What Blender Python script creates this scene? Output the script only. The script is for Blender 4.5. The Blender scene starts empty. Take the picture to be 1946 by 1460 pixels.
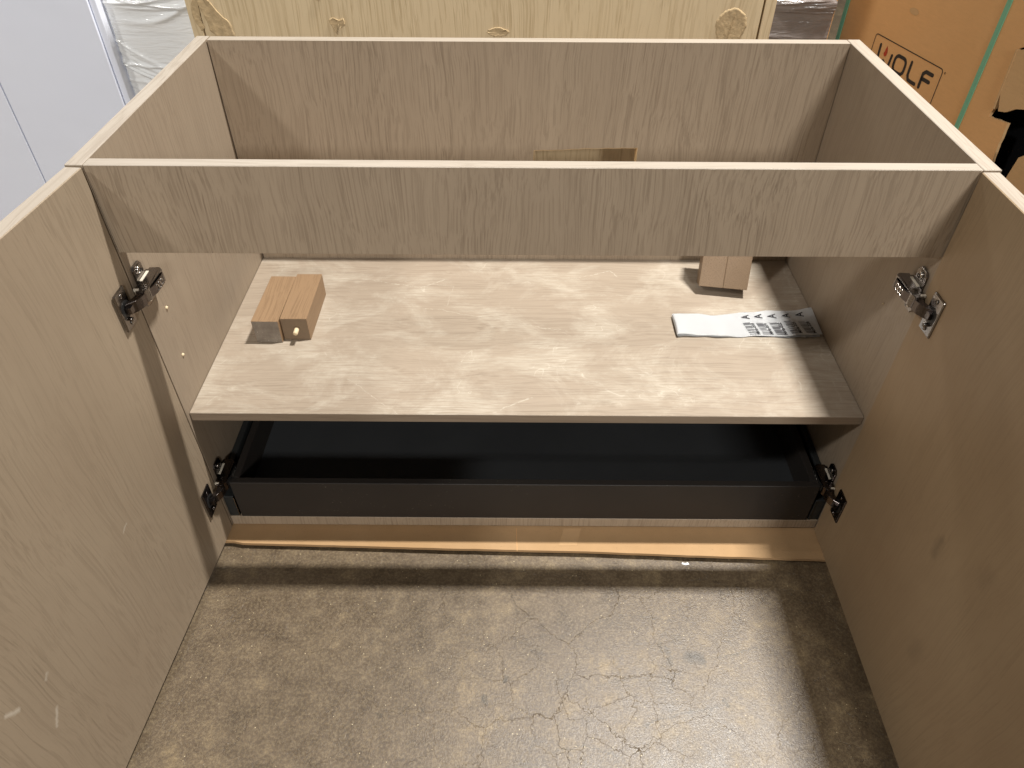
import bpy, bmesh, math, random
from mathutils import Vector, Matrix
from mathutils.geometry import tessellate_polygon
random.seed(7)
R = math.radians
S = bpy.context.scene
C = S.collection

# ------------------------------------------------------------------ camera
cam_d = bpy.data.cameras.new("camera")
cam = bpy.data.objects.new("camera", cam_d); C.objects.link(cam)
cam.location = (.4805, -.7255, .9785)
cam.rotation_euler = (.8329, -.0038, .0053)
cam_d.sensor_width = 36; cam_d.lens = 25.447
cam_d.clip_start = .01; cam_d.clip_end = 100
S.camera = cam
# ------------------------------------------------------------------ light
w = bpy.data.worlds.new("World"); S.world = w; w.use_nodes = True
bg = w.node_tree.nodes["Background"]
bg.inputs[0].default_value = (1.0, .95, .885, 1); bg.inputs[1].default_value = .092
def lamp(name, loc, target, sx, sy, power, col=(1, .93, .84)):
    d = bpy.data.lights.new(name, 'AREA'); d.shape = 'RECTANGLE'; d.size = sx; d.size_y = sy
    d.energy = power; d.color = col
    o = bpy.data.objects.new(name, d); C.objects.link(o); o.location = loc
    o.rotation_euler = (Vector(target) - Vector(loc)).to_track_quat('-Z', 'Y').to_euler()
    return o
WARM = (1, .97, .925)
key = lamp("ceiling_light", (1.50, .50, 3.55), (1.50, .5, 0), .30, .07, 218, WARM)
key.rotation_euler = (0, 0, 0)      # the tube runs along x, parallel to the cabinet front
lamp("ceiling_light", (-1.9, -1.6, 3.3), (.5, .2, .4), .30, .30, 50, WARM)
lamp("ceiling_light", (-.9, 3.9, 3.6), (.5, .2, .4), .4, .4, 32, WARM)
lamp("ceiling_light", (1.7, -5.2, 3.0), (.5, .4, .5), .6, .5, 160, WARM)
S.view_settings.view_transform = 'Standard'; S.view_settings.look = 'None'
S.view_settings.exposure = 0; S.view_settings.gamma = 1
S.cycles.max_bounces = 8

# ------------------------------------------------------------------ node helpers
def srgb(r, g, b):
    f = lambda c: (c/255)/12.92 if c/255 <= .04045 else ((c/255+.055)/1.055)**2.4
    return (f(r), f(g), f(b), 1)
class NT:
    def __init__(s, name):
        s.m = bpy.data.materials.new(name); s.m.use_nodes = True
        s.t = s.m.node_tree; s.b = s.t.nodes["Principled BSDF"]
        tc = s.t.nodes.new("ShaderNodeTexCoord"); s.obj = tc.outputs["Object"]
    def n(s, k, **kw):
        x = s.t.nodes.new("ShaderNode" + k)
        for a, v in kw.items(): setattr(x, a, v)
        return x
    def put(s, sock, v):
        if v is None: return
        if hasattr(v, "is_linked") or isinstance(v, bpy.types.NodeSocket): s.t.links.new(v, sock)
        else: sock.default_value = v
    def math(s, op, a, b=None, c=None, clamp=False):
        x = s.n("Math", operation=op, use_clamp=clamp)
        s.put(x.inputs[0], a); s.put(x.inputs[1], b); s.put(x.inputs[2], c)
        return x.outputs[0]
    def vmath(s, op, a, b=None):
        x = s.n("VectorMath", operation=op); s.put(x.inputs[0], a); s.put(x.inputs[1], b)
        return x.outputs["Value"] if op in ("LENGTH", "DOT_PRODUCT", "DISTANCE") else x.outputs[0]
    def scale(s, v, sc, off=(0, 0, 0)):
        x = s.n("Mapping"); s.put(x.inputs[0], v); x.inputs["Scale"].default_value = sc
        s.put(x.inputs["Location"], off); return x.outputs[0]
    def noise(s, v, scale, detail=3, rough=.5, dist=0, col=False):
        x = s.n("TexNoise"); s.put(x.inputs["Vector"], v); x.inputs["Scale"].default_value = scale
        x.inputs["Detail"].default_value = detail; x.inputs["Roughness"].default_value = rough
        x.inputs["Distortion"].default_value = dist
        return x.outputs["Color"] if col else x.outputs["Fac"]
    def ramp(s, v, stops):
        x = s.n("ValToRGB"); s.put(x.inputs[0], v); e = x.color_ramp.elements
        while len(e) < len(stops): e.new(.5)
        for q, (p, c) in zip(e, stops):
            q.position = p; q.color = c if not isinstance(c, (int, float)) else (c, c, c, 1)
        return x.outputs[0]
    def mix(s, f, a, b, mode='MIX'):
        x = s.n("Mix", data_type='RGBA', blend_type=mode)
        s.put(x.inputs[0], f); s.put(x.inputs[6], a); s.put(x.inputs[7], b); return x.outputs[2]
    def lin(s, v, a, b, c=0., d=1.):
        x = s.n("MapRange"); s.put(x.inputs[0], v)
        for i, q in zip((1, 2, 3, 4), (a, b, c, d)): x.inputs[i].default_value = q
        return x.outputs[0]
    def bump(s, h, dist, strength=1, prev=None):
        x = s.n("Bump"); s.put(x.inputs["Height"], h); x.inputs["Distance"].default_value = dist
        x.inputs["Strength"].default_value = strength
        if prev is not None: s.put(x.inputs["Normal"], prev)
        return x.outputs[0]
    def seg(s, P, a, b, width):
        """mask of a thin mark from a to b (points of the surface, metres)"""
        a = Vector(a); b = Vector(b); ab = b - a
        pa = s.vmath('SUBTRACT', P, tuple(a))
        h = s.math('DIVIDE', s.vmath('DOT_PRODUCT', pa, tuple(ab)), ab.length_squared, clamp=True)
        sc = s.n("VectorMath", operation='SCALE'); sc.inputs[0].default_value = tuple(ab); s.put(sc.inputs["Scale"], h)
        d = s.vmath('DISTANCE', pa, sc.outputs[0])
        return s.lin(d, 0, width, 1, 0)
    def out(s, color=None, rough=None, normal=None, metal=None, spec=None, coat=None):
        s.put(s.b.inputs["Base Color"], color); s.put(s.b.inputs["Roughness"], rough)
        s.put(s.b.inputs["Normal"], normal); s.put(s.b.inputs["Metallic"], metal)
        if spec is not None: s.b.inputs["Specular IOR Level"].default_value = spec
        if coat is not None: s.b.inputs["Coat Weight"].default_value = coat
        return s.m
def plain(name, col, rough=.5, metal=0, spec=.5, var=.08, scale=60, bump=0):
    t = NT(name); nz = t.noise(t.obj, scale, 4, .6)
    dark = tuple(c*(1-var) for c in col[:3]) + (1,); lite = tuple(min(1, c*(1+var)) for c in col[:3]) + (1,)
    c = t.mix(nz, dark, lite)
    nrm = t.bump(nz, bump) if bump else None
    return t.out(c, t.lin(nz, .3, .7, max(0, rough-.06), min(1, rough+.06)), nrm, metal, spec)

def wood(name, light, dark, axis='z', dens=1., contrast=1., rough=.5, dust=0, cathedral=.5, blotch=.12, marks=(), scuffs=()):
    """oak veneer: pores and growth lines along one axis"""
    t = NT(name)
    oi = t.n("ObjectInfo")
    off = t.n("VectorMath", operation='SCALE'); off.inputs[0].default_value = (7.3, 5.1, 3.7); t.put(off.inputs["Scale"], oi.outputs["Random"])
    P = t.vmath('ADD', t.obj, off.outputs[0])
    # slow waviness of the grain
    wv = t.noise(t.scale(P, {'x': (2.0, 3.5, 3.5), 'y': (3.5, 2.0, 3.5), 'z': (3.5, 3.5, 2.6)}[axis]), 1.3, 3, .45, col=True)
    wob = t.n("VectorMath", operation='MULTIPLY'); t.put(wob.inputs[0], t.vmath('SUBTRACT', wv, (.5, .5, .5)))
    wob.inputs[1].default_value = {'x': (0, .045, .045), 'y': (.045, 0, .045), 'z': (.045, .045, 0)}[axis]
    Pw = t.vmath('ADD', P, wob.outputs[0])
    def ax(a, c): return {'x': (a, c, c), 'y': (c, a, c), 'z': (c, c, a)}[axis]
    n1 = t.noise(t.scale(Pw, ax(16*dens, 620*dens)), 1, 2, .6)          # pores: short fine dashes
    n2 = t.noise(t.scale(Pw, ax(5.5*dens, 400*dens)), 1, 2, .55)         # growth lines
    band = t.noise(t.scale(Pw, ax(1.5, 16)), 1, 3, .55)
    tint = t.noise(t.scale(Pw, ax(1.2, 30)), 1, 3, .5)
    pores = t.lin(n1, .54, .66); grow = t.lin(n2, .50, .60)
    msk = t.lin(band, .38, .60, .55, 1)
    g = t.math('MULTIPLY', t.math('ADD', t.math('MULTIPLY', pores, .40), t.math('MULTIPLY', grow, .62)), msk, clamp=True)
    g = t.math('MULTIPLY', g, contrast, clamp=True)
    c = t.mix(t.lin(tint, .35, .65, 0, .22*contrast), light, dark)
    c = t.mix(g, c, tuple(v*.93 for v in dark[:3]) + (1,))
    bl = t.noise(P, 4.5, 3, .55)
    c = t.mix(t.lin(bl, .3, .7, 0, blotch*2), c, tuple(a*b for a, b in zip(light[:3], (.80, .75, .72))) + (1,))
    bh = t.math('MULTIPLY', g, -1.)
    rg = t.lin(bl, .3, .7, rough-.05, rough+.07)
    if scuffs:
        Q2 = t.vmath('MULTIPLY', t.vmath('ADD', t.obj, t.vmath('MULTIPLY', t.vmath('SUBTRACT', t.noise(t.obj, 70, 3, .6, col=True), (.5, .5, .5)), (.01, .01, .01))), (0, 1, 1))
        for a, b, wd, st, col in scuffs:
            c = t.mix(t.math('MULTIPLY', t.seg(Q2, (0,)+a, (0,)+b, wd), st), c, col)
    if dust:
        d1 = t.noise(t.scale(P, (1, 1.3, 1)), 8, 8, .70, .5)
        d2 = t.noise(t.scale(Pw, {'x': (26, 380, 26), 'y': (160, 18, 18), 'z': (160, 160, 18)}[axis]), 1, 3, .6)
        sc = t.noise(t.vmath('ADD', P, t.noise(P, 6, 3, .5, col=True)), 3.2, 1, .3, 1.6)
        ln = t.lin(t.math('ABSOLUTE', t.math('SUBTRACT', sc, .5)), 0, .006, 1, 0)
        ln = t.math('MULTIPLY', ln, t.lin(d1, .5, .62))
        dm = t.math('ADD', t.math('MULTIPLY', t.lin(d1, .46, .64, 0, .75), t.lin(d2, .35, .60, .25, 1)), t.math('MULTIPLY', ln, .7), clamp=True)
        Q = t.vmath('ADD', t.obj, t.vmath('MULTIPLY', t.vmath('SUBTRACT', t.noise(t.obj, 45, 3, .6, col=True), (.5, .5, .5)), (.014, .014, 0)))
        brk = t.lin(t.noise(t.obj, 160, 3, .7), .38, .58)
        for a, b, wd, st in marks:
            dm = t.math('MAXIMUM', dm, t.math('MULTIPLY', t.math('MULTIPLY', t.seg(Q, a, b, wd), st), brk))
        c = t.mix(t.math('MULTIPLY', dm, dust), c, (.56, .51, .42, 1))
    nrm = t.bump(bh, .00025, .8)
    return t.out(c, rg, nrm, spec=.4)

TL, TD = srgb(168, 151, 130), srgb(122, 106, 88)
m_wz = wood("taupe_oak_upright_grain", TL, TD, 'z', contrast=.72)
m_wzs = wood("taupe_oak_smooth_upright_grain", srgb(157, 142, 123), srgb(128, 113, 97), 'z', contrast=.65, blotch=.2)
m_edge = wood("taupe_oak_edge_band", srgb(168, 158, 145), srgb(148, 136, 121), 'x', contrast=.7, blotch=.05)
m_edgey = wood("taupe_oak_edge_band_deep", srgb(168, 158, 145), srgb(144, 131, 116), 'y', contrast=.7, blotch=.05)
z0 = .2529
mk = [((.2138, .347), (.3191, .319), .0016, .9), ((.3191, .319), (.3628, .3487), .0016, .9), ((.5488, .3343), (.6546, .377), .0014, .8),
      ((.6546, .377), (.6643, .3603), .0016, .9), ((.4141, .1517), (.4237, .1201), .0016, .9), ((.4141, .1517), (.3994, .1199), .0018, .8),
      ((.4237, .1201), (.404, .132), .004, .6), ((.4508, .0108), (.5076, .0442), .0022, .9), ((.3335, .2621), (.5695, .2001), .0012, .8),
      ((.2319, .0819), (.3201, .0043), .0012, .7), ((.9071, .1124), (.9094, .065), .0020, .6), ((.9705, .3891), (.9622, .2612), .005, .55),
      ((.28, .3396), (.3737, .3244), .0012, .6), ((.3737, .3244), (.3684, .27), .0012, .6), ((.60, .30), (.7749, .3049), .0012, .5),
      ((.05, .33), (.065, .375), .004, .6), ((.965, .13), (.958, .04), .003, .45), ((.48, .23), (.62, .17), .001, .6)]
mk = [((a[0], a[1], z0), (b[0], b[1], z0), wd, st) for a, b, wd, st in mk]
m_shelf = wood("taupe_oak_dusty_shelf", srgb(163, 149, 132), srgb(131, 117, 101), 'x', contrast=.65, rough=.42, dust=.75, marks=mk)
m_block = wood("block_oak", srgb(148, 121, 92), srgb(122, 97, 72), 'y', contrast=.7, dens=1.2, blotch=.08)
m_block_r = wood("block_oak_dull", srgb(136, 114, 90), srgb(110, 90, 70), 'z', contrast=.7, dens=1.2, blotch=.08)
m_oak = wood("natural_oak", srgb(222, 201, 164), srgb(190, 166, 126), 'z', contrast=.8, dens=.6, blotch=.1)
m_raw = plain("raw_wood_edge", srgb(205, 178, 136), .8, var=.25, scale=300, bump=.0004)
m_floorless = plain("dark_gap", (.02, .018, .015, 1), .9)
def dusty_dark(name, base, dustc, amt):
    t = NT(name); a = t.noise(t.obj, 340, 2, .6); b = t.noise(t.obj, 9, 3, .6)
    d = t.math('MULTIPLY', t.lin(a, .70, .76), t.lin(b, .5, .62)); c = t.mix(t.math('MULTIPLY', d, amt), base, dustc)
    c = t.mix(t.lin(b, .3, .7, 0, .35), c, tuple(v*1.5 for v in base[:3]) + (1,))
    return t.out(c, .55, spec=.4)
m_drawer = dusty_dark("drawer_charcoal", srgb(42, 38, 35), (.4, .36, .28, 1), .7)
m_drawer_in = dusty_dark("drawer_lining", srgb(58, 60, 62), (.35, .35, .3, 1), .5)
m_runner = plain("runner_grey_steel", srgb(52, 54, 54), .45, .3)
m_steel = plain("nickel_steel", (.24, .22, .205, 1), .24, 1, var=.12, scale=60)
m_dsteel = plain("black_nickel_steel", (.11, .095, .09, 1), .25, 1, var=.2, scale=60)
m_bright = plain("bright_steel", (.75, .71, .66, 1), .2, 1, var=.05)
m_black = plain("black_plastic", (.012, .012, .012, 1), .5)
m_glue = plain("white_hinge_plastic", (.62, .56, .46, 1), .5)
m_dowel = plain("dowel_beech", srgb(222, 203, 168), .7, var=.1, scale=300)
m_strap = plain("green_strap", srgb(116, 178, 146), .35, var=.06, scale=80)
m_ink = plain("carton_ink", (.028, .022, .018, 1), .6, var=.2)
m_red = plain("red_ink", srgb(176, 62, 34), .6)
m_print = plain("label_ink", (.02, .02, .025, 1), .6)
m_bar = plain("barcode_ink", (.13, .13, .14, 1), .6)

def stained_end():
    t = NT("stained_block_end"); a = t.noise(t.obj, 55, 5, .65); b = t.noise(t.obj, 420, 2, .6)
    c = t.mix(t.lin(a, .35, .65), srgb(116, 106, 96), srgb(138, 129, 118))
    c = t.mix(t.math('MULTIPLY', t.lin(b, .64, .68), t.lin(a, .48, .6)), c, (.8, .78, .72, 1))
    return t.out(c, .6)
m_stain = stained_end()
m_bend = plain("block_end_taupe", srgb(122, 104, 84), .6, var=.12, scale=120)

def cardboard(name, col, scale=1.):
    t = NT(name); f = t.noise(t.scale(t.obj, (40, 40, 220)), scale, 4, .6); b = t.noise(t.obj, 5, 4, .6)
    c = t.mix(t.lin(f, .3, .7, 0, .5), col, tuple(v*.86 for v in col[:3]) + (1,))
    c = t.mix(t.lin(b, .4, .7, 0, .45), c, tuple(v*k for v, k in zip(col[:3], (.84, .78, .68))) + (1,))
    sp = t.noise(t.obj, 600, 2, .5)
    c = t.mix(t.lin(sp, .66, .72, 0, .35), c, (.09, .06, .035, 1))
    return t.out(c, .75, t.bump(f, .0002, .5), spec=.25)
m_card = cardboard("brown_cardboard", srgb(222, 174, 120))
m_card_in = cardboard("torn_cardboard", srgb(205, 168, 122))
m_sheet = cardboard("cardboard_sheet_kraft", srgb(182, 149, 110))

def concrete():
    t = NT("polished_concrete"); P = t.obj
    a = t.noise(P, 6, 6, .62); b = t.noise(P, 32, 6, .68); f = t.noise(P, 520, 3, .7); g = t.noise(P, 130, 4, .7)
    v = t.math('ADD', t.math('MULTIPLY', a, .35), t.math('MULTIPLY', b, .65))
    c = t.ramp(v, [(.38, srgb(75, 62, 46)), (.46, srgb(94, 79, 60)), (.54, srgb(111, 95, 74)), (.64, srgb(145, 126, 95))])
    c = t.mix(t.lin(g, .35, .65, 0, .55), c, srgb(90, 74, 55))
    c = t.mix(t.lin(f, .35, .65, 0, .55), c, srgb(76, 66, 55))
    c = t.mix(t.lin(t.noise(P, 240, 3, .7), .45, .65, 0, .3), c, srgb(160, 143, 112))
    # crazing cracks
    W = t.vmath('ADD', P, t.vmath('MULTIPLY', t.vmath('SUBTRACT', t.noise(P, 14, 5, .7, col=True), (.5, .5, .5)), (.06, .06, .06)))
    def crack(scale, wid, lo, hi, sd):
        x = t.n("TexVoronoi", feature='DISTANCE_TO_EDGE', voronoi_dimensions='2D'); t.put(x.inputs["Vector"], t.vmath('ADD', W, (sd, sd*.7, 0))); x.inputs["Scale"].default_value = scale
        m = t.lin(x.outputs["Distance"], 0, wid, 1, 0)
        return t.math('MULTIPLY', m, t.lin(t.noise(t.vmath('ADD', P, (sd, 3, 0)), 5, 3, .6), lo, hi))
    ck = t.math('MAXIMUM', crack(8, .0034, .40, .56, 5.3), t.math('MULTIPLY', crack(19, .0075, .42, .60, 4.1), .7))
    c = t.mix(t.math('MULTIPLY', ck, .34), c, srgb(58, 48, 38))
    # oil spots and drag marks
    Q = t.vmath('ADD', P, t.vmath('MULTIPLY', t.vmath('SUBTRACT', t.noise(P, 95, 5, .75, col=True), (.5, .5, .5)), (.022, .022, 0)))
    for x0, y0, x1, y1, wd, st in [(.738, -.217, .752, -.219, .011, .8), (.7063, -.205, .708, -.232, .004, .55), (.696, -.195, .698, -.208, .003, .5),
                                   (.4443, -.277, .4446, -.286, .0045, .9), (.4721, -.251, .473, -.254, .004, .8), (.763, -.2185, .80, -.214, .0012, .6),
                                   (.80, -.214, .839, -.2019, .0012, .7), (.577, -.3397, .6237, -.3558, .0012, .7), (.577, -.3397, .535, -.350, .0012, .6),
                                   (.7007, -.3012, .775, -.2865, .0012, .7), (.7007, -.3012, .66, -.315, .0012, .7), (.775, -.281, .777, -.289, .004, .7),
                                   (.52, -.19, .575, -.185, .0010, .5), (.575, -.185, .64, -.150, .0010, .5), (.64, -.15, .72, -.16, .001, .5),
                                   (.48, -.11, .488, -.15, .001, .5), (.64, -.25, .72, -.242, .001, .5), (.60, -.262, .64, -.25, .001, .5),
                                   (.70, -.33, .703, -.35, .003, .4), (.30, -.30, .303, -.305, .003, .5), (.36, -.293, .362, -.297, .003, .6)]:
        m = t.seg(Q, (x0, y0, -.012), (x1, y1, -.012), wd)
        c = t.mix(t.math('MULTIPLY', t.math('POWER', m, .5), st), c, srgb(60, 54, 44))
    # bright mica specks
    vo = t.n("TexVoronoi", feature='F1'); t.put(vo.inputs["Vector"], P); vo.inputs["Scale"].default_value = 190
    sp = t.math('MULTIPLY', t.lin(vo.outputs["Distance"], .10, .16, 1, 0), t.lin(vo.outputs["Color"], .80, .84))
    c = t.mix(t.math('MULTIPLY', sp, .8), c, srgb(222, 205, 165))
    r = t.math('ADD', t.lin(b, .3, .7, .30, .42), t.lin(f, .3, .7, -.06, .10))
    h = t.math('ADD', t.math('MULTIPLY', f, .5), t.math('MULTIPLY', ck, -.6))
    return t.out(c, r, t.bump(h, .0009, .8), spec=.62)
m_conc = concrete()

def white_gloss():
    t = NT("white_gloss_lacquer"); a = t.noise(t.obj, 3, 3, .5)
    c = t.mix(a, (.84, .88, 1.0, 1), (.88, .91, 1.0, 1))
    return t.out(c, .22, t.bump(t.noise(t.obj, 9, 2, .5), .002, .3), coat=.3)
m_white = white_gloss()
def film(name, c0, c1, rough):
    t = NT(name); a = t.noise(t.scale(t.obj, (2, 2, 14)), 3, 4, .6, .6); s = t.noise(t.scale(t.obj, (14, 14, 90)), 1, 3, .6, 1.)
    c = t.mix(t.lin(a, .3, .7), c0, c1)
    return t.out(c, rough, t.bump(t.math('ADD', a, t.math('MULTIPLY', s, .4)), .006, .6), spec=.8, coat=.7)
m_film = film("clear_stretch_film_white", (.90, .92, .93, 1), (.95, .96, .96, 1), .14)
m_filmg = film("clear_stretch_film_grey", srgb(104, 96, 92), srgb(126, 118, 113), .2)
def paper_mat():
    t = NT("label_paper"); a = t.noise(t.obj, 30, 3, .5)
    return t.out(t.mix(a, (.80, .82, .83, 1), (.87, .87, .87, 1)), .42, t.bump(t.noise(t.obj, 60, 2, .5), .0006, .4))
m_paper = paper_mat()
m_pglue = plain("glue_residue", srgb(186, 162, 124), .85, var=.5, scale=110, bump=.0012)
m_tape = plain("clear_tape", srgb(190, 156, 116), .2, var=.1)

# ------------------------------------------------------------------ mesh helpers
def link(name, bm, mats, parent=None, smooth=False):
    me = bpy.data.meshes.new(name); bmesh.ops.recalc_face_normals(bm, faces=bm.faces); bm.to_mesh(me); bm.free()
    for m in (mats if isinstance(mats, (list, tuple)) else [mats]): me.materials.append(m)
    if smooth: me.polygons.foreach_set("use_smooth", [True]*len(me.polygons))
    o = bpy.data.objects.new(name, me); C.objects.link(o)
    if parent: o.parent = parent
    return o
def addbox(bm, x0, x1, y0, y1, z0, z1, mi=0, M=None):
    r = bmesh.ops.create_cube(bm, size=1)
    vs = r["verts"]
    for v in vs:
        v.co = Vector(((x0+x1)/2 + v.co.x*(x1-x0), (y0+y1)/2 + v.co.y*(y1-y0), (z0+z1)/2 + v.co.z*(z1-z0)))
        if M is not None: v.co = M @ v.co
    for f in {f for v in vs for f in v.link_faces}: f.material_index = mi
    return vs
def bev(bm, w, seg=1):
    if w: bmesh.ops.bevel(bm, geom=list(bm.edges), offset=w, segments=seg, affect='EDGES', profile=.5)
def box(name, d, mat, parent=None, bevel=.0007, M=None, seg=1, topmat=None, facemat=None):
    """topmat goes on up-facing faces, facemat = (axis index, sign, material)"""
    bm = bmesh.new(); addbox(bm, *d); bev(bm, bevel, seg)
    mats = [mat]
    bm.normal_update()
    if topmat:
        mats.append(topmat)
        for f in bm.faces:
            if f.normal.z > .5: f.material_index = len(mats)-1
    if facemat:
        mats.append(facemat[2])
        for f in bm.faces:
            if f.normal[facemat[0]]*facemat[1] > .8: f.material_index = len(mats)-1
    if M is not None: bmesh.ops.transform(bm, matrix=M, verts=bm.verts)
    return link(name, bm, mats, parent)
def prism(bm, outer, t, place, holes=(), mi=0, mi_hole=None, chamfer=0):
    """extrude a 2-D polygon (with holes) by t; place(u, v, w) gives the 3-D point"""
    loops = [list(outer)] + [list(h) for h in holes]
    flat = [p for l in loops for p in l]
    tris = tessellate_polygon([[Vector((p[0], p[1], 0)) for p in l] for l in loops])
    fr = [bm.verts.new(place(p[0], p[1], 0)) for p in flat]; bk = [bm.verts.new(place(p[0], p[1], t)) for p in flat]
    for a, b, c in tris:
        try:
            bm.faces.new((fr[a], fr[b], fr[c])).material_index = mi; bm.faces.new((bk[c], bk[b], bk[a])).material_index = mi
        except ValueError: pass
    i = 0
    for li, l in enumerate(loops):
        n = len(l)
        for k in range(n):
            a, b = i+k, i+(k+1) % n
            bm.faces.new((fr[a], fr[b], bk[b], bk[a])).material_index = mi if li == 0 or mi_hole is None else mi_hole
        i += n
def cyl(bm, a, b, r0, r1=None, seg=20, mi=0):
    a = Vector(a); b = Vector(b); r1 = r0 if r1 is None else r1; d = b-a
    q = d.to_track_quat('Z', 'Y').to_matrix().to_4x4()
    r = bmesh.ops.create_cone(bm, cap_ends=True, segments=seg, radius1=r0, radius2=r1, depth=d.length, matrix=Matrix.Translation((a+b)/2) @ q)
    for f in {f for v in r["verts"] for f in v.link_faces}: f.material_index = mi
def thing(name, label, cat, loc=(0, 0, 0), rot=(0, 0, 0), group=None):
    o = bpy.data.objects.new(name, None); C.objects.link(o); o.location = loc; o.rotation_euler = rot
    o.empty_display_size = .05; return tag(o, label, cat, group)
def tag(o, label, cat, group=None):
    o["label"] = label; o["category"] = cat
    if group: o["group"] = group
    return o

# ------------------------------------------------------------------ floor
bm = bmesh.new()
vs = [bm.verts.new(p) for p in ((-8, -8, -.012), (9, -8, -.012), (9, 9, -.012), (-8, 9, -.012))]; bm.faces.new(vs)
fl = link("floor", bm, m_conc); fl["kind"] = "structure"

# ------------------------------------------------------------------ vanity cabinet
T, D, H = .019, .4336, .6307
V = thing("vanity_cabinet", "open taupe oak vanity cabinet with no top, both doors swung wide open", "cabinet")
G = .0011
box("side_panel", (0, T, 0, D, 0, H), m_wzs, V, topmat=m_edgey)
box("side_panel", (1-T, 1, 0, D, 0, H), m_wzs, V, topmat=m_edgey)
# back panel with the sawn opening for the pipes
bm = bmesh.new()
random.seed(3)
hole = []
hx0, hx1, hz0, hz1 = .5135, .6815, .352, .4625
for k in range(15): hole.append((hx0+(hx1-hx0)*k/14, hz1 + .003*k/14 - .002*(k < 5) + random.uniform(-.0006, .0006)))
hole += [(hx1+.0004, .43), (hx1-.0003, .39), (hx1, hz0), (hx0, hz0), (hx0+.0004, .40), (hx0-.0003, .44)]
yb0, yb1 = D-T+.0005, D-.0006
chz = [(x+(.0013 if x > .6 else -.0013)*(abs(x-.5975) > .08), z+(.0013 if z > .46 else 0)) for x, z in hole]
outer = [(T+G*1.6, .0), (1-T-G, .0), (1-T-G, H-.0004), (T+G*1.6, H-.0004)]
prism(bm, outer, .0012, lambda u, v, w: (u, yb0+w, v), [chz], 0, 1)
prism(bm, outer, yb1-yb0-.0013, lambda u, v, w: (u, yb0+.0013+w, v), [hole], 1, 1)
bm.normal_update()
for f in bm.faces:
    if abs(f.normal.z) > .9 and f.calc_center_median().z > H-.01: f.material_index = 2
    if abs(f.normal.y) > .9 and f.calc_center_median().y > yb1-.001: f.material_index = 0
link("back_panel", bm, [m_wz, m_raw, m_edge], V)
box("front_rail", (T+.0004, 1-T-.0004, .0003, .0168, .5215, H-.0003), m_wz, V, topmat=m_edge)
sh = box("shelf", (T+.0006, 1-T-.0006, .0070, yb0-.0008, z0-.0155, z0), wood("taupe_oak_shelf_front", srgb(146, 130, 112), srgb(118, 103, 88), 'x', contrast=.6), V, topmat=m_shelf)
box("bottom_panel", (T+.0006, 1-T-.0006, .0020, yb0-.0008, .0002, .0205), m_wz, V, bevel=.0009)
# small plugs in the left side
def plug(x, y, z, r=.0026, h=.0022, sgn=1):
    bm = bmesh.new(); cyl(bm, (x, y, z), (x+sgn*h, y, z), r, r*.7, 12); link("shelf_pin", bm, m_dowel, V, True)
plug(T, .0521, .4047); plug(T, .0473, .3274); plug(1-T, .075, .402, .0016, .0010, -1)

# drawer in the lower bay
dr = box("drawer", (.052, .948, .012, .385, .045, .053), m_drawer_in, V, bevel=0)
box("drawer_front", (.040, .9595, .001, .0125, .0225, .1065), m_drawer, dr, bevel=.0008)
box("drawer_side", (.041, .0525, .0128, .385, .030, .1060), m_drawer, dr, bevel=.0008)
box("drawer_side", (.9475, .959, .0128, .385, .030, .1060), m_drawer, dr, bevel=.0008)
box("drawer_back", (.041, .959, .3852, .397, .030, .1060), m_drawer, dr, bevel=.0008)
for s in (0, 1):
    fx = (lambda x: 1-x) if s else (lambda x: x)
    bm = bmesh.new()
    a, b = sorted((fx(.0198), fx(.0362)))
    addbox(bm, a, b, .003, .39, .0215, .070)
    a, b = sorted((fx(.0198), fx(.030)))
    addbox(bm, a, b, .030, .39, .0702, .098)
    bev(bm, .0012)
    rn = link("drawer_runner", bm, m_runner, V)
    bm = bmesh.new()
    a, b = sorted((fx(.0365), fx(.0378)))
    addbox(bm, a, b, .0005, .0030, .024, .070); bev(bm, .0004)
    link("runner_lip", bm, m_steel if not s else m_runner, rn)

# doors, swung open a little past square on the left
def door(hx, ang, s):
    """local x runs along the door from the hinge edge, local y = thickness towards the inner face"""
    Md = Matrix.Translation((hx, -.0022, 0)) @ Matrix.Rotation(ang, 4, 'Z')
    bm = bmesh.new(); addbox(bm, 0, .497, min(0, T*s), max(0, T*s), .0006, H-.0012); bev(bm, .0009)
    bm.normal_update()
    for f in bm.faces:
        if f.normal.z > .8: f.material_index = 1
    bmesh.ops.transform(bm, matrix=Md, verts=bm.verts)
    return link("door", bm, [m_door_l if s > 0 else m_door_r, m_edgey], V)
PALE = (.62, .56, .47, 1); DK = (.10, .075, .05, 1)
SC_L = [((-.4141, .2531), (-.4253, .2647), .004, .55, PALE), ((-.387, .197), (-.399, .180), .0035, .5, PALE), ((-.375, .2387), (-.371, .243), .003, .4, PALE), ((-.1861, .2527), (-.195, .248), .0025, .4, PALE)]
SC_R = [((-.229, .262), (-.2269, .285), .010, .35, DK), ((-.285, .135), (-.287, .15), .016, .2, DK), ((-.30, .315), (-.303, .33), .014, .15, DK)]
m_door_l = wood("taupe_oak_left_door", srgb(157, 141, 120), srgb(128, 113, 94), 'z', contrast=.6, blotch=.22, dens=.9, scuffs=SC_L)
m_door_r = wood("taupe_oak_right_door", srgb(162, 140, 111), srgb(138, 117, 91), 'z', contrast=.45, blotch=.35, dens=.9, scuffs=SC_R)
door(.0012, R(-90-4.0), 1)
door(.9968, R(-90-.6), -1)

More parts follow.
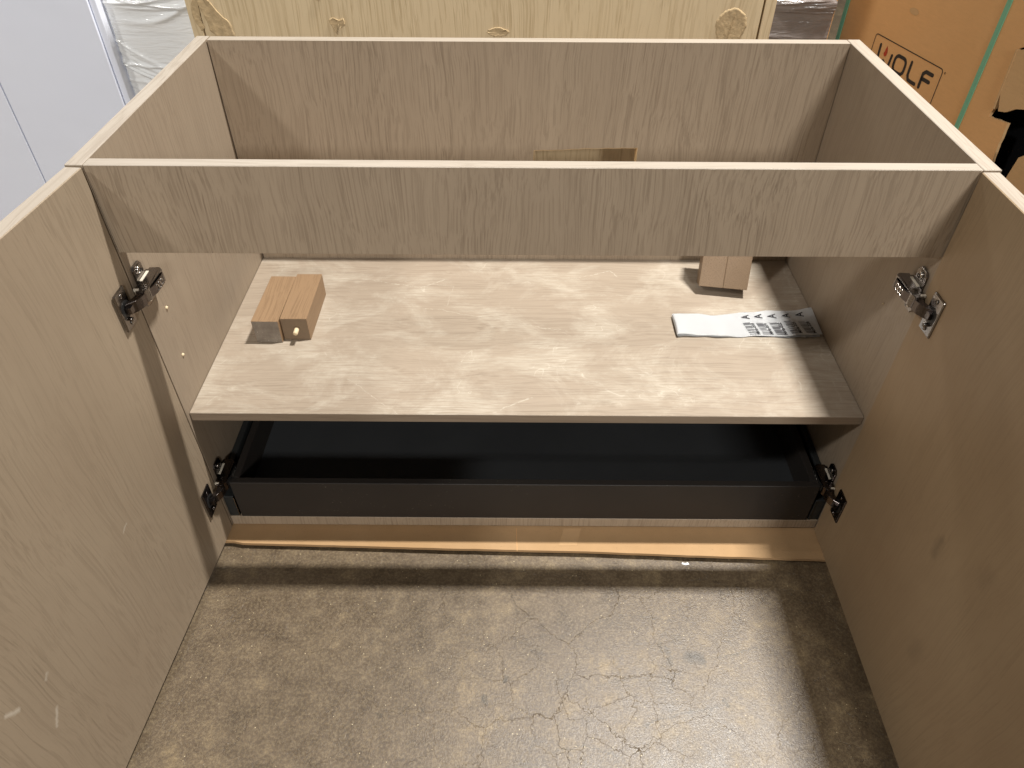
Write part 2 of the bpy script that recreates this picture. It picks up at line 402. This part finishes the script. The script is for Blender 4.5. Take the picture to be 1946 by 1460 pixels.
# hinges: cup plate on the door, cranked arm, winged plate on the side panel
def hinge(zc, s, dark):
    X = (lambda x: 1-x+(.0) ) if s else (lambda x: x)
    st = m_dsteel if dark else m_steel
    def bx(bm, x0, x1, *r, mi=0):
        a, b = sorted((X(x0), X(x1))); return addbox(bm, a, b, *r, mi=mi)
    # arm body
    bm = bmesh.new()
    prof = [(-.011, .0270), (-.004, .0226), (.043, .0226), (.0440, .0350), (.039, .0402), (-.003, .0388), (-.011, .0345)]
    prism(bm, prof, .0170, lambda u, v, w: (X(v), u, zc-.0085+w)); bev(bm, .0005)
    arm = link("hinge", bm, [st], V)
    bm = bmesh.new()
    prof = [(-.003, .0352), (.010, .0405), (.034, .0414), (.0395, .039), (.030, .0428), (.008, .0422), (-.004, .0375)]
    prism(bm, prof, .0118, lambda u, v, w: (X(v), u, zc-.0057+w)); link("arm_cover", bm, [m_dsteel if not dark else m_black], arm)
    # stamped outline script on the cover
    bm = bmesh.new()
    def ring(cy, ry, rz, a0, a1, n=18):
        pts = [(cy+ry*math.cos(a0+(a1-a0)*k/n), zc+.0002+rz*math.sin(a0+(a1-a0)*k/n)) for k in range(n+1)]
        for p, q in zip(pts, pts[1:]): cyl(bm, (X(.0427), p[0], p[1]), (X(.0427), q[0], q[1]), .00035, seg=5)
    ring(.011, .0032, .0042, -1.9, 1.9); ring(.0180, .0030, .0042, 0, 6.283); ring(.0245, .0030, .0042, 0, 6.283)
    cyl(bm, (X(.0427), .029, zc-.004), (X(.0427), .032, zc+.0045), .00035, seg=5)
    link("stamped_script", bm, m_bright, arm)
    # winged mounting plate with screws
    bm = bmesh.new()
    wing = [(.008, -.010), (.008, -.024), (.012, -.0295), (.026, -.0295), (.031, -.024), (.031, -.010), (.040, -.008), (.040, .008), (.031, .010), (.031, .024), (.026, .0295), (.012, .0295), (.008, .024), (.008, .010)]
    prism(bm, wing, .0028, lambda u, v, w: (X(.0196+w), u, zc+v)); bev(bm, .0006)
    mp = link("mounting_plate", bm, [st], arm)
    for q in (-1, 1):
        bm = bmesh.new()
        cyl(bm, (X(.0224), .019, zc+q*.021), (X(.0250), .019, zc+q*.021), .0052, .0040, 16)
        bx(bm, .0247, .0253, .0160, .0220, zc+q*.021-.0006, zc+q*.021+.0006, mi=1); bx(bm, .0247, .0254, .0184, .0196, zc+q*.021-.003, zc+q*.021+.003, mi=1)
        link("screw", bm, [m_bright if not dark else m_steel, m_black], arm, True)
    bm = bmesh.new(); bx(bm, .0226, .026, .012, .034, zc+.0080, zc+.0096); bx(bm, .0228, .029, -.008, -.005, zc+.006, zc+.010); bev(bm, .0004)
    link("plastic_wedge", bm, [m_glue], arm)
    # cranked links into the cup
    bm = bmesh.new()
    pr = [(-.005, .0255), (-.006, .0345), (-.013, .0378), (-.020, .0362), (-.028, .0322), (-.037, .0235), (-.030, .0215), (-.024, .0262), (-.016, .0285), (-.010, .0270)]
    prism(bm, pr, .0150, lambda u, v, w: (X(v), u, zc-.0075+w)); bev(bm, .0005)
    bx(bm, .022, .030, -.0385, -.0245, zc-.0042, zc+.0042); bx(bm, .0335, .0365, -.010, -.004, zc-.0078, zc+.0078)
    link("link_arm", bm, [m_dsteel], arm)
    # cup plate on the door face
    e = .0026 if s else -.0006
    bm = bmesh.new()
    tilt = .0 if s else 0.0
    addv = bx(bm, .0192+e, .0226+e, -.0470, -.0210, zc-.0258, zc+.0258); bev(bm, .0012)
    cp = link("cup_plate", bm, [st], arm)
    bm = bmesh.new(); cyl(bm, (X(.0221+e), -.0335, zc), (X(.0229+e), -.0335, zc), .0110, seg=24); link("cup_recess", bm, m_black, arm)
    for q, dy, rr in ((-1, 0, .0030), (1, 0, .0030), (-.66, -.002, .0026)):
        bm = bmesh.new(); cyl(bm, (X(.0224+e), -.034+dy, zc+q*.019), (X(.0238+e+(.004 if dy else 0)), -.034+dy, zc+q*.019), rr, rr*.85, 14)
        link("cup_screw", bm, [st], arm, True)
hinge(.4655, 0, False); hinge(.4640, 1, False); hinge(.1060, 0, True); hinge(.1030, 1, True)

# ------------------------------------------------------------------ cardboard sheet under the cabinet
bm = bmesh.new()
edge = [(.013, -.026), (.040, -.0265), (.043, -.030), (.16, -.0325), (.34, -.0375), (.4885, -.0405), (.60, -.0425), (.76, -.0485), (.93, -.0535), (.992, -.0555)]
edge = [(x, y-.0055) for x, y in edge]
def sheet_z(y): return -.0028 + .0040*min(1, max(0, -y)/.045)**1.3
bm = bmesh.new(); rows = []
xs = [.013+.979*k/60 for k in range(61)]
def front(x):
    for (x0, y0), (x1, y1) in zip(edge, edge[1:]):
        if x <= x1+1e-6: return y0+(y1-y0)*(x-x0)/(x1-x0)
    return edge[-1][1]
for x in xs:
    yf = front(x) + random.uniform(-.0003, .0003)
    ys = [yf*(1-k/8) for k in range(9)] + [.40]
    rows.append([(x, y, sheet_z(y)) for y in ys])
top_ = [[bm.verts.new(p) for p in r_] for r_ in rows]; bot_ = [[bm.verts.new((p[0], p[1], p[2]-.0055)) for p in r_] for r_ in rows]
for i in range(60):
    for j in range(9):
        bm.faces.new((top_[i][j], top_[i+1][j], top_[i+1][j+1], top_[i][j+1])); bm.faces.new((bot_[i][j], bot_[i][j+1], bot_[i+1][j+1], bot_[i+1][j]))
    bm.faces.new((top_[i][0], bot_[i][0], bot_[i+1][0], top_[i+1][0])); bm.faces.new((top_[i][9], top_[i+1][9], bot_[i+1][9], bot_[i][9]))
for i in (0, 60):
    for j in range(9): bm.faces.new((top_[i][j], top_[i][j+1], bot_[i][j+1], bot_[i][j]))
cs = tag(link("cardboard_sheet", bm, m_sheet), "flat strip of brown cardboard sticking out from beneath the vanity", "cardboard")
def on_sheet(name, x0, x1, y0, y1, skew, mat):
    bm = bmesh.new(); L_ = []
    for k in range(7):
        y = y0+(y1-y0)*k/6; L_.append((bm.verts.new((x0+skew*k/6, y, sheet_z(y)+.0003)), bm.verts.new((x1+skew*k/6, y, sheet_z(y)+.0003))))
    for a, b in zip(L_, L_[1:]): bm.faces.new((a[0], a[1], b[1], b[0]))
    return link(name, bm, mat, cs)
on_sheet("crease", .4885, .4893, -.0485, -.001, -.0012, m_card)
on_sheet("tape", .556, .585, -.036, .0, .010, m_tape)
bm = bmesh.new(); prism(bm, [(.752, -.062), (.758, -.064), (.764, -.0625), (.762, -.059), (.757, -.0605), (.753, -.059)], .001, lambda u, v, w: (u, v, -.0118+w))
tag(link("paper_scrap", bm, m_paper), "tiny torn white scrap on the concrete against the cardboard edge", "paper scrap")

# ------------------------------------------------------------------ loose wooden blocks
def block(label, M, L=.1245, a=.0418, mat=m_block, end=m_bend, dowel=False):
    """local: x width, y length, z height; front end at y = 0"""
    bm = bmesh.new(); addbox(bm, 0, a, 0, L, 0, a); bev(bm, .0006); bm.normal_update()
    for f in bm.faces:
        if f.normal.y < -.9: f.material_index = 1
    o = link("wooden_block", bm, [mat, end]); o.matrix_world = M
    tag(o, label, "block", "loose wooden leg blocks on the shelf")
    if dowel:
        bm = bmesh.new(); cyl(bm, (a*.56, .002, a*.52), (a*.56, -.012, a*.52), .0039, .0036, 16); link("dowel", bm, m_dowel, o, True)
    return o
block("lighter brown block at the shelf's left end with grey stained, speckled end grain", Matrix.Translation((.0735, .1668, z0+.0002)) @ Matrix.Rotation(R(-.4), 4, 'Z'), end=m_stain)
block("block with a pale dowel peg sticking out of its end", Matrix.Translation((.1166, .1738, z0+.0002)) @ Matrix.Rotation(R(.2), 4, 'Z'), mat=m_block, dowel=True)
# the pair leaning on the back panel, right
for i, lab in enumerate(("left one of the two upright blocks leaning on the back panel", "right one of the two upright blocks leaning on the back panel")):
    lean = R(24)
    # local y (length) points up, local z (thickness) towards the viewer
    Mr = Matrix(((1, 0, 0, 0), (0, 0, -1, 0), (0, 1, 0, 0), (0, 0, 0, 1)))        # y->z, z->-y
    Ml = Matrix.Rotation(-lean, 4, 'X')
    M = Matrix.Translation((.8035+.0405*i*math.cos(R(9)), .3435-.0405*i*math.sin(R(9)), z0+.0004)) @ Matrix.Rotation(R(-9), 4, 'Z') @ Ml @ Mr @ Matrix.Translation((0, 0, 0))
    block(lab, M, a=.0402, mat=m_block_r)

# ------------------------------------------------------------------ folded strip of labels
Lp = thing("label_strip", "folded white strip of printed barcode labels lying on the shelf", "labels")
A0, A1, B0, B1 = Vector((.7450, .2402)), Vector((.9792, .2585)), Vector((.7450, .1857)), Vector((.9770, .1885))
def pz(u, v):
    z = .0022 + .0016*math.sin(u*9+v*1.5) + .0010*math.sin(u*23+1+v*3) + .004*max(0, u-.8)*5*(.4+.6*v) + .0065*max(0, .16-u)*6*(1-abs(v-.45))
    return z0 + .0012 + z
def pp(u, v, dz=0):
    """u along the strip, v from near edge to far edge"""
    a = B0.lerp(B1, u); b = A0.lerp(A1, u)
    p = a.lerp(b, v) + Vector((0, .0012*math.sin(u*14)+.0006*math.sin(u*40)))
    return Vector((p.x, p.y, pz(u, v)+dz))
def sheet(f, nu, nv, th):
    bm = bmesh.new(); g = [[bm.verts.new(f(i/nu, j/nv)) for j in range(nv+1)] for i in range(nu+1)]
    for i in range(nu):
        for j in range(nv): bm.faces.new((g[i][j], g[i+1][j], g[i+1][j+1], g[i][j+1]))
    bmesh.ops.solidify(bm, geom=bm.faces[:], thickness=th)
    return bm
link("top_layer", sheet(lambda u, v: pp(u, v), 90, 14, .0002), m_paper, Lp, True)
def low(u, v):
    p = pp(u*.985, v*.97)
    return Vector((p.x, p.y-.0022*max(0, u-.6)*2, z0+.0006 + (p.z-z0)*.25 + .0))
link("backing_layer", sheet(low, 60, 8, .0002), m_paper, Lp, True)
def fold(u, v):
    a = v*math.pi; r = (pz(0, u)-z0-.0004)/2
    p = pp(0, u); return Vector((p.x-.0022*math.sin(a), p.y, z0+.0006+r+r*math.cos(a)))
link("fold", sheet(fold, 14, 8, .0002), m_paper, Lp, True)
def text_mesh(s, size, bold=0):
    cu = bpy.data.curves.new("print", 'FONT'); cu.body = s; cu.size = size; cu.resolution_u = 2; cu.offset = size*bold
    o = bpy.data.objects.new("print", cu); C.objects.link(o)
    dg = bpy.context.evaluated_depsgraph_get(); me = bpy.data.meshes.new_from_object(o.evaluated_get(dg))
    bpy.data.objects.remove(o); bpy.data.curves.remove(cu); return me
Lu, Wv = .2305, .066
def onpaper(name, verts_uv, faces, mat):
    bm = bmesh.new(); vs = [bm.verts.new(pp(u, v, .0007)) for u, v in verts_uv]
    for f in faces:
        try: bm.faces.new([vs[i] for i in f])
        except ValueError: pass
    me_o = link(name, bm, mat, Lp); return me_o
for i, (cu_, num) in enumerate(zip((.505, .597, .690, .790, .892), ("018", "019", "022", "025", "028"))):
    skew = -.055
    # the letter, read from the right-hand side
    me = text_mesh("A", .0180, .015); vv = [v.co for v in me.vertices]
    cx = sum(v.x for v in vv)/len(vv)
    pts = [(cu_ + (.0070-v.y)/Lu, .775 + (v.x-cx)/Wv*.95 + .02*math.sin(i*2)) for v in vv]
    o = onpaper("printed_letter", pts, [tuple(p.vertices) for p in me.polygons], m_print)
    me = text_mesh("Mirla-"+num, .0078, .02); vv = [v.co for v in me.vertices]
    pts = [(cu_ + .052 + (.0045-v.y)/Lu - (.055*(.02+v.x/Wv*.9)), .045 + v.x/Wv) for v in vv]
    onpaper("printed_text", pts, [tuple(p.vertices) for p in me.polygons], m_print)
    V_, F_ = [], []
    v = .06; random.seed(11+i)
    while v < .53:
        wd = random.choice((.010, .016, .026)); gp = random.choice((.012, .018, .030, .045))
        k = len(V_); u0 = cu_-.020-.055*(v-.0)+.02; u1 = u0+.050
        V_ += [(u0, v), (u1, v), (u1, v+wd), (u0, v+wd)]; F_.append((k, k+1, k+2, k+3)); v += wd+gp
    onpaper("barcode", V_, F_, m_bar)

# ------------------------------------------------------------------ natural oak vanity standing behind
O = thing("oak_vanity", "pale natural oak cabinet standing close behind the vanity, glue patches on its face", "cabinet", (-.078, .61, -.012))
ow, oh = .9985, .86
box("side_panel", (0, .0185, 0, .43, 0, oh), m_oak, O); box("side_panel", (ow-.0185, ow, 0, .43, 0, oh), m_oak, O)
box("back_panel", (.0210, ow-.0215, .0008, .019, 0, oh-.001), m_oak, O)
box("rear_board", (.0190, ow-.0190, .4, .42, 0, oh), m_floorless, O); box("shelf", (.0190, ow-.0190, .02, .399, .25, .268), m_oak, O)
def patch(pts, x, z, sc, mat=m_pglue, name="glue_patch", h=.0012, sz=None):
    """ragged raised patch on the cabinet face"""
    sz = sz or sc
    P_ = []
    for k in range(len(pts)):
        a = Vector(pts[k]); b = Vector(pts[(k+1) % len(pts)])
        for q in range(4):
            p = a.lerp(b, q/4); P_.append((x+sc*p.x+random.uniform(-1, 1)*.0010, z+sz*p.y+random.uniform(-1, 1)*.0010))
    bm = bmesh.new(); cx = sum(p[0] for p in P_)/len(P_); cz = sum(p[1] for p in P_)/len(P_)
    rim = [bm.verts.new((p[0], .0007, p[1])) for p in P_]
    r2 = [bm.verts.new((cx+(p[0]-cx)*.95, -h*random.uniform(.45, .7), cz+(p[1]-cz)*.95)) for p in P_]
    r3 = [bm.verts.new((cx+(p[0]-cx)*.88, -h*random.uniform(.4, .5), cz+(p[1]-cz)*.88)) for p in P_]
    n = len(P_); c0 = bm.verts.new((cx, -h*.45, cz))
    for k in range(n):
        q = (k+1) % n
        bm.faces.new((rim[k], rim[q], r2[q], r2[k])); bm.faces.new((r2[k], r2[q], r3[q], r3[k])); bm.faces.new((r3[k], r3[q], c0))
    return link(name, bm, mat, O, True)
random.seed(5)
# face coordinates: x from the cabinet's left edge, z from the floor
patch([(0, 1), (.12, .55), (.30, .35), (.55, -.15), (.95, -.75), (1.0, -1.3), (.4, -1.4), (.1, -1.0), (.05, -.3), (-.12, .2)], .0245, .636, .047, h=.0009, sz=.037)
patch([(0, 1), (-.5, .3), (-.75, -.3), (-.25, -1.2), (.1, -1.0), (.0, -.3), (.1, .3)], .0200, .632, .020, h=.0008, sz=.030)
patch([(-1, .3), (-.3, .6), (.2, .3), (.9, .5), (1, -.2), (.4, -.6), (.3, -.2), (-.2, -1.4)], .252, .612, .014, h=.001)
patch([(math.cos(a)*(1+.06*math.sin(3*a)), math.sin(a)) for a in [k*math.pi/8 for k in range(16)]], .929, .6085, .0265, sz=.031, h=.0009)
patch([(math.cos(a), .35*math.sin(a)) for a in [k*math.pi/5 for k in range(10)]], .528, .5985, .020, h=.0008)
patch([(-1, .3), (0, .5), (1, 0), (0, -.5)], .225, .650, .008, h=.0008)
box("glue_line", (.9285, .9295, -.0016, .0006, .585, .630), m_pglue, O, bevel=0, M=Matrix.Translation((.929, 0, .61)) @ Matrix.Rotation(R(8), 4, 'Y') @ Matrix.Translation((-.929, 0, -.61)))

# ------------------------------------------------------------------ white lacquered cabinet on the left
Wc = thing("white_cabinet", "tall glossy white cabinet at the far left with a fine gap between two doors", "cabinet", (-.236, .62, -.012))
box("carcass", (-.70, -.013, .021, .44, 0, .95), m_white, Wc)
box("side_panel", (-.0118, 0, .004, .44, 0, .95), m_white, Wc, bevel=.0015, seg=2)
box("door", (-.2255, -.0128, 0, .019, .01, .95), m_white, Wc, bevel=.0012, seg=2)
box("door", (-.70, -.2277, 0, .019, .01, .95), m_white, Wc, bevel=.0012, seg=2)

# ------------------------------------------------------------------ film wrapped goods
def wrapped(name, label, loc, w, d, h, mat, amp, arc, seed, inner):
    Wp = thing(name, label, "wrapped goods", loc)
    box("load", (.004, w-.004, .012, d, 0, h-.004), inner, Wp)
    random.seed(seed)
    rid = []
    for k in range(90):
        rid.append((random.uniform(0, h*1.1), random.uniform(.0016, .0055), random.uniform(.3, 1), random.uniform(.2, 1)*arc, random.uniform(.3, .9)*w, random.uniform(-.10, .10)))
    def f(u, v):
        x = u*w; z = v*h; dy = 0
        for zc, wd, st, cv, xc, sl in rid:
            c = zc + cv*((x-xc)/w)**2 + sl*(x-xc)
            dd = (z-c)/wd
            if abs(dd) < 3: dy += st*math.exp(-dd*dd)*(.5+.5*math.sin(x*17+zc*40))
        return Vector((x, .010-amp*min(dy, 1.4), z))
    nu, nv = 60, 620
    bm = bmesh.new(); g = [[bm.verts.new(f(i/nu, j/nv)) for j in range(nv+1)] for i in range(nu+1)]
    for i in range(nu):
        for j in range(nv): bm.faces.new((g[i][j], g[i+1][j], g[i+1][j+1], g[i][j+1]))
    # returns along the sides and the top
    for a in (0, nu):
        s = [bm.verts.new((a/nu*w, d, j/nv*h)) for j in range(nv+1)]
        for j in range(nv): bm.faces.new((g[a][j], g[a][j+1], s[j+1], s[j]))
    t0 = [bm.verts.new((i/nu*w, d, h)) for i in range(nu+1)]
    for i in range(nu): bm.faces.new((g[i][nv], g[i+1][nv], t0[i+1], t0[i]))
    link("stretch_film", bm, mat, Wp, True)
    return Wp
wrapped("wrapped_load", "white goods in wrinkled shiny stretch film between white cabinet and oak cabinet", (-.2335, .634, -.012), .1515, .36, .95, m_film, .0058, .09, 4, m_white)
wrapped("wrapped_load", "low dark grey load in ribbed stretch film left of the tall carton", (.942, .80, -.012), .160, .30, .600, m_filmg, .004, .02, 9, m_floorless)
pb = thing("cardboard_box", "plain cardboard box barely visible over the grey wrapped load", "box", (.85, 1.22, -.012))
box("box_body", (0, .42, 0, .3, 0, .80), m_card, pb); box("tape", (.19, .24, -.0006, .002, .3, .802), m_tape, pb, bevel=0)

# ------------------------------------------------------------------ tall strapped carton on the right
CP = thing("appliance_carton", "tall brown carton with green straps and black WOLF print, torn open on its near side", "carton", (1.30, .176, -.012), (0, 0, math.atan2(-.98, .2)))
K, zs_ = 1.2426, .012
def cl(s, z): return (-K*s, .9785+K*(z-.9785)+zs_)     # face coordinates: local x to the right, z up
def cpl(u, v, w): return (u, w, v)
x_l = cl(.588, 0)[0]; x_r = -.06
hole = [cl(*p) for p in [(.2137, .6047), (.1805, .6091), (.1795, .590), (.1785, .575), (.1769, .5614), (.1745, .545), (.168, .52), (.150, .525), (.1381, .5554), (.1372, .570), (.1347, .5845), (.118, .60), (.112, .66), (.120, .72), (.17, .715), (.2159, .6872), (.211, .6165)]]
hole = [(x, z) for x, z in hole]
hole2 = []
random.seed(2)
for a, b in zip(hole, hole[1:]+hole[:1]):
    for q in range(4):
        p = Vector(a).lerp(Vector(b), q/4); j = .0007 if p.x < -.20 and p.y > .46 else .002
        hole2.append((p.x+random.uniform(-j, j), p.y+random.uniform(-j, j)))
bm = bmesh.new()
prism(bm, [(x_l, 0), (x_r, 0), (x_r, .96), (x_l, .96)], .005, cpl, [hole2], 0, 1)
face = link("printed_face", bm, [m_card, m_card_in], CP)
dp = .52
box("end_face", (x_l, x_l+.005, .0055, dp, 0, .96), m_card, CP); box("end_face", (x_r-.005, x_r, .0055, dp, 0, .96), m_card, CP)
box("rear_face", (x_l+.0055, x_r-.0055, dp-.005, dp, 0, .96), m_card, CP); box("lid", (x_l+.001, x_r-.001, .001, dp-.001, .9605, .966), m_card, CP)
box("black_appliance", (x_l+.03, x_r-.02, .05, dp-.03, .02, .93), plain("black_enamel", (.010, .010, .011, 1), .25), CP, bevel=.01, seg=3)
# torn flaps
bm = bmesh.new()
fl_ = [cl(*p) for p in [(.2150, .686), (.2115, .640), (.2010, .6165), (.1900, .6195), (.1780, .628), (.1668, .6318), (.140, .640), (.118, .648), (.114, .70), (.150, .715)]]
prism(bm, fl_, .004, lambda u, v, w: (u, -.002 + w + (.03*max(0, (u+.266))) - .010*max(0, (.58-v))*2, v))
link("torn_flap", bm, [m_card_in], CP)
bm = bmesh.new()
f2 = [cl(*p) for p in [(.1345, .585), (.1385, .553), (.150, .522), (.11, .50), (.08, .52), (.08, .60), (.12, .598)]]
prism(bm, f2, .004, lambda u, v, w: (u, -.010 + w - .05*max(0, u+.17), v)); link("torn_flap", bm, [m_card_in], CP)
bm = bmesh.new()
f3 = [cl(*p) for p in [(.2158, .687), (.2135, .688), (.2085, .6165), (.2112, .616)]]
prism(bm, f3, .006, lambda u, v, w: (u, -.0025+w, v)); link("torn_edge", bm, [m_card_in], CP)
# straps
def strap(s0, s1):
    a, b = cl(s0, 0)[0], cl(s1, 0)[0]
    box("strap", (a, b, -.0014, -.0002, 0, .967), m_strap, CP, bevel=.0002)
strap(.5870, .5775); strap(.2612, .2530)
# the printed mark: rounded strokes
def stroke(bm, pts, r, closed=False, y=-.0004, n=10):
    """flat line with round ends through pts (face coordinates)"""
    pr = list(zip(pts, pts[1:])) + ([(pts[-1], pts[0])] if closed else [])
    for k, (a, b) in enumerate(pr):
        a = Vector(a); b = Vector(b); d = (b-a); L = d.length
        if L < 1e-6: continue
        d /= L; nn = Vector((-d.y, d.x)); yy = y - .00003*(k % 7)
        ring = []
        ra, rb = (r if not isinstance(r, tuple) else r[0]), (r if not isinstance(r, tuple) else r[1])
        for q in range(n+1):
            t = math.pi/2 - math.pi*q/n; p = b + d*rb*math.cos(t) + nn*rb*math.sin(t); ring.append(p)
        for q in range(n+1):
            t = -math.pi/2 - math.pi*q/n; p = a + d*ra*math.cos(t) + nn*ra*math.sin(t); ring.append(p)
        bm.faces.new([bm.verts.new((p.x, yy, p.y)) for p in ring])
LX = lambda s: cl(s, 0)[0]; LZ = lambda z: cl(0, z)[1]
def letter(strokes, mat=m_ink, r=.0031):
    bm = bmesh.new()
    for st in strokes:
        stroke(bm, [(LX(s), LZ(z)) for s, z in st[0]], st[1] if len(st) > 1 else r)
    return link("printed_letter", bm, mat, CP)
def rrect(s0, s1, z0_, z1_, c):
    P_ = []
    for (cs_, cz_, a0) in ((s0-c, z1_-c, 90), (s1+c, z1_-c, 0), (s1+c, z0_+c, -90), (s0-c, z0_+c, -180)):
        for k in range(6):
            a = R(a0+90-18*k) if False else R(a0 + 90 - 18*k)
            P_.append((cs_ - c*math.cos(a), cz_ + c*math.sin(a)))
    return P_
def roundrect(s_left, s_right, z_lo, z_hi, c):
    P_ = []
    for sx, sz, a0 in ((s_left-c, z_hi-c, 180), (s_right+c, z_hi-c, 90), (s_right+c, z_lo+c, 0), (s_left-c, z_lo+c, -90)):
        for k in range(6):
            a = R(a0-18*k); P_.append((sx - c*math.cos(a), sz + c*math.sin(a)))
    return P_
bm = bmesh.new(); rr = roundrect(.4867, .3212, .5775, .6275, .005)
stroke(bm, [(LX(s), LZ(z)) for s, z in rr], .00085, True, n=4); link("printed_frame", bm, m_ink, CP)
letter([([(.4680, .6160), (.4665, .594)],), ([(.4665, .5925), (.4585, .5925), (.4515, .5975), (.4445, .5925), (.4365, .5925)],), ([(.4350, .6100), (.4365, .594)],)])
oo = roundrect(.4255, .3990, .5925, .6150, .008)
bm = bmesh.new(); stroke(bm, [(LX(s), LZ(z)) for s, z in oo], .0031, True); link("printed_letter", bm, m_ink, CP)
letter([([(.3875, .6158), (.3875, .598), (.3840, .5925), (.3770, .5918), (.3670, .5918)],)])
letter([([(.3570, .5915), (.3570, .6100), (.3520, .6142), (.3375, .6142)],), ([(.3565, .6035), (.3400, .6035)],)], r=.0033)
bm = bmesh.new()
fl2 = [(.4515, .6195), (.4490, .6150), (.4475, .6110), (.4478, .6065), (.4500, .6040), (.4530, .6042), (.4552, .6070), (.4550, .6105), (.4536, .6090), (.4538, .6130), (.4528, .6155)]
bm.faces.new([bm.verts.new((LX(s), -.0006, LZ(z))) for s, z in fl2]); link("printed_flame", bm, m_red, CP)
bm = bmesh.new(); stroke(bm, [(LX(.3160)+.0016*math.cos(a), LZ(.6245)+.0016*math.sin(a)) for a in [k*math.pi/6 for k in range(12)]], .0003, True, n=3)
link("printed_mark", bm, m_ink, CP)
me = text_mesh("R", .0028)
bm = bmesh.new(); bm.from_mesh(me)
for v in bm.verts: v.co = Vector((LX(.3160)-.001+v.co.x, -.0005, LZ(.6245)-.001+v.co.y))
link("printed_mark", bm, m_ink, CP)
# the hand slot near the top of the face
bm = bmesh.new(); sl = roundrect(.470-.0, .452, .664, .672, .003)
sx_, sz_ = cl(.4195, .676)
bm.faces.new([bm.verts.new((sx_+.013*math.cos(a), -.0005, sz_+.0055*math.sin(a))) for a in [k*math.pi/8 for k in range(16)]]); link("hand_slot", bm, m_card_in, CP)
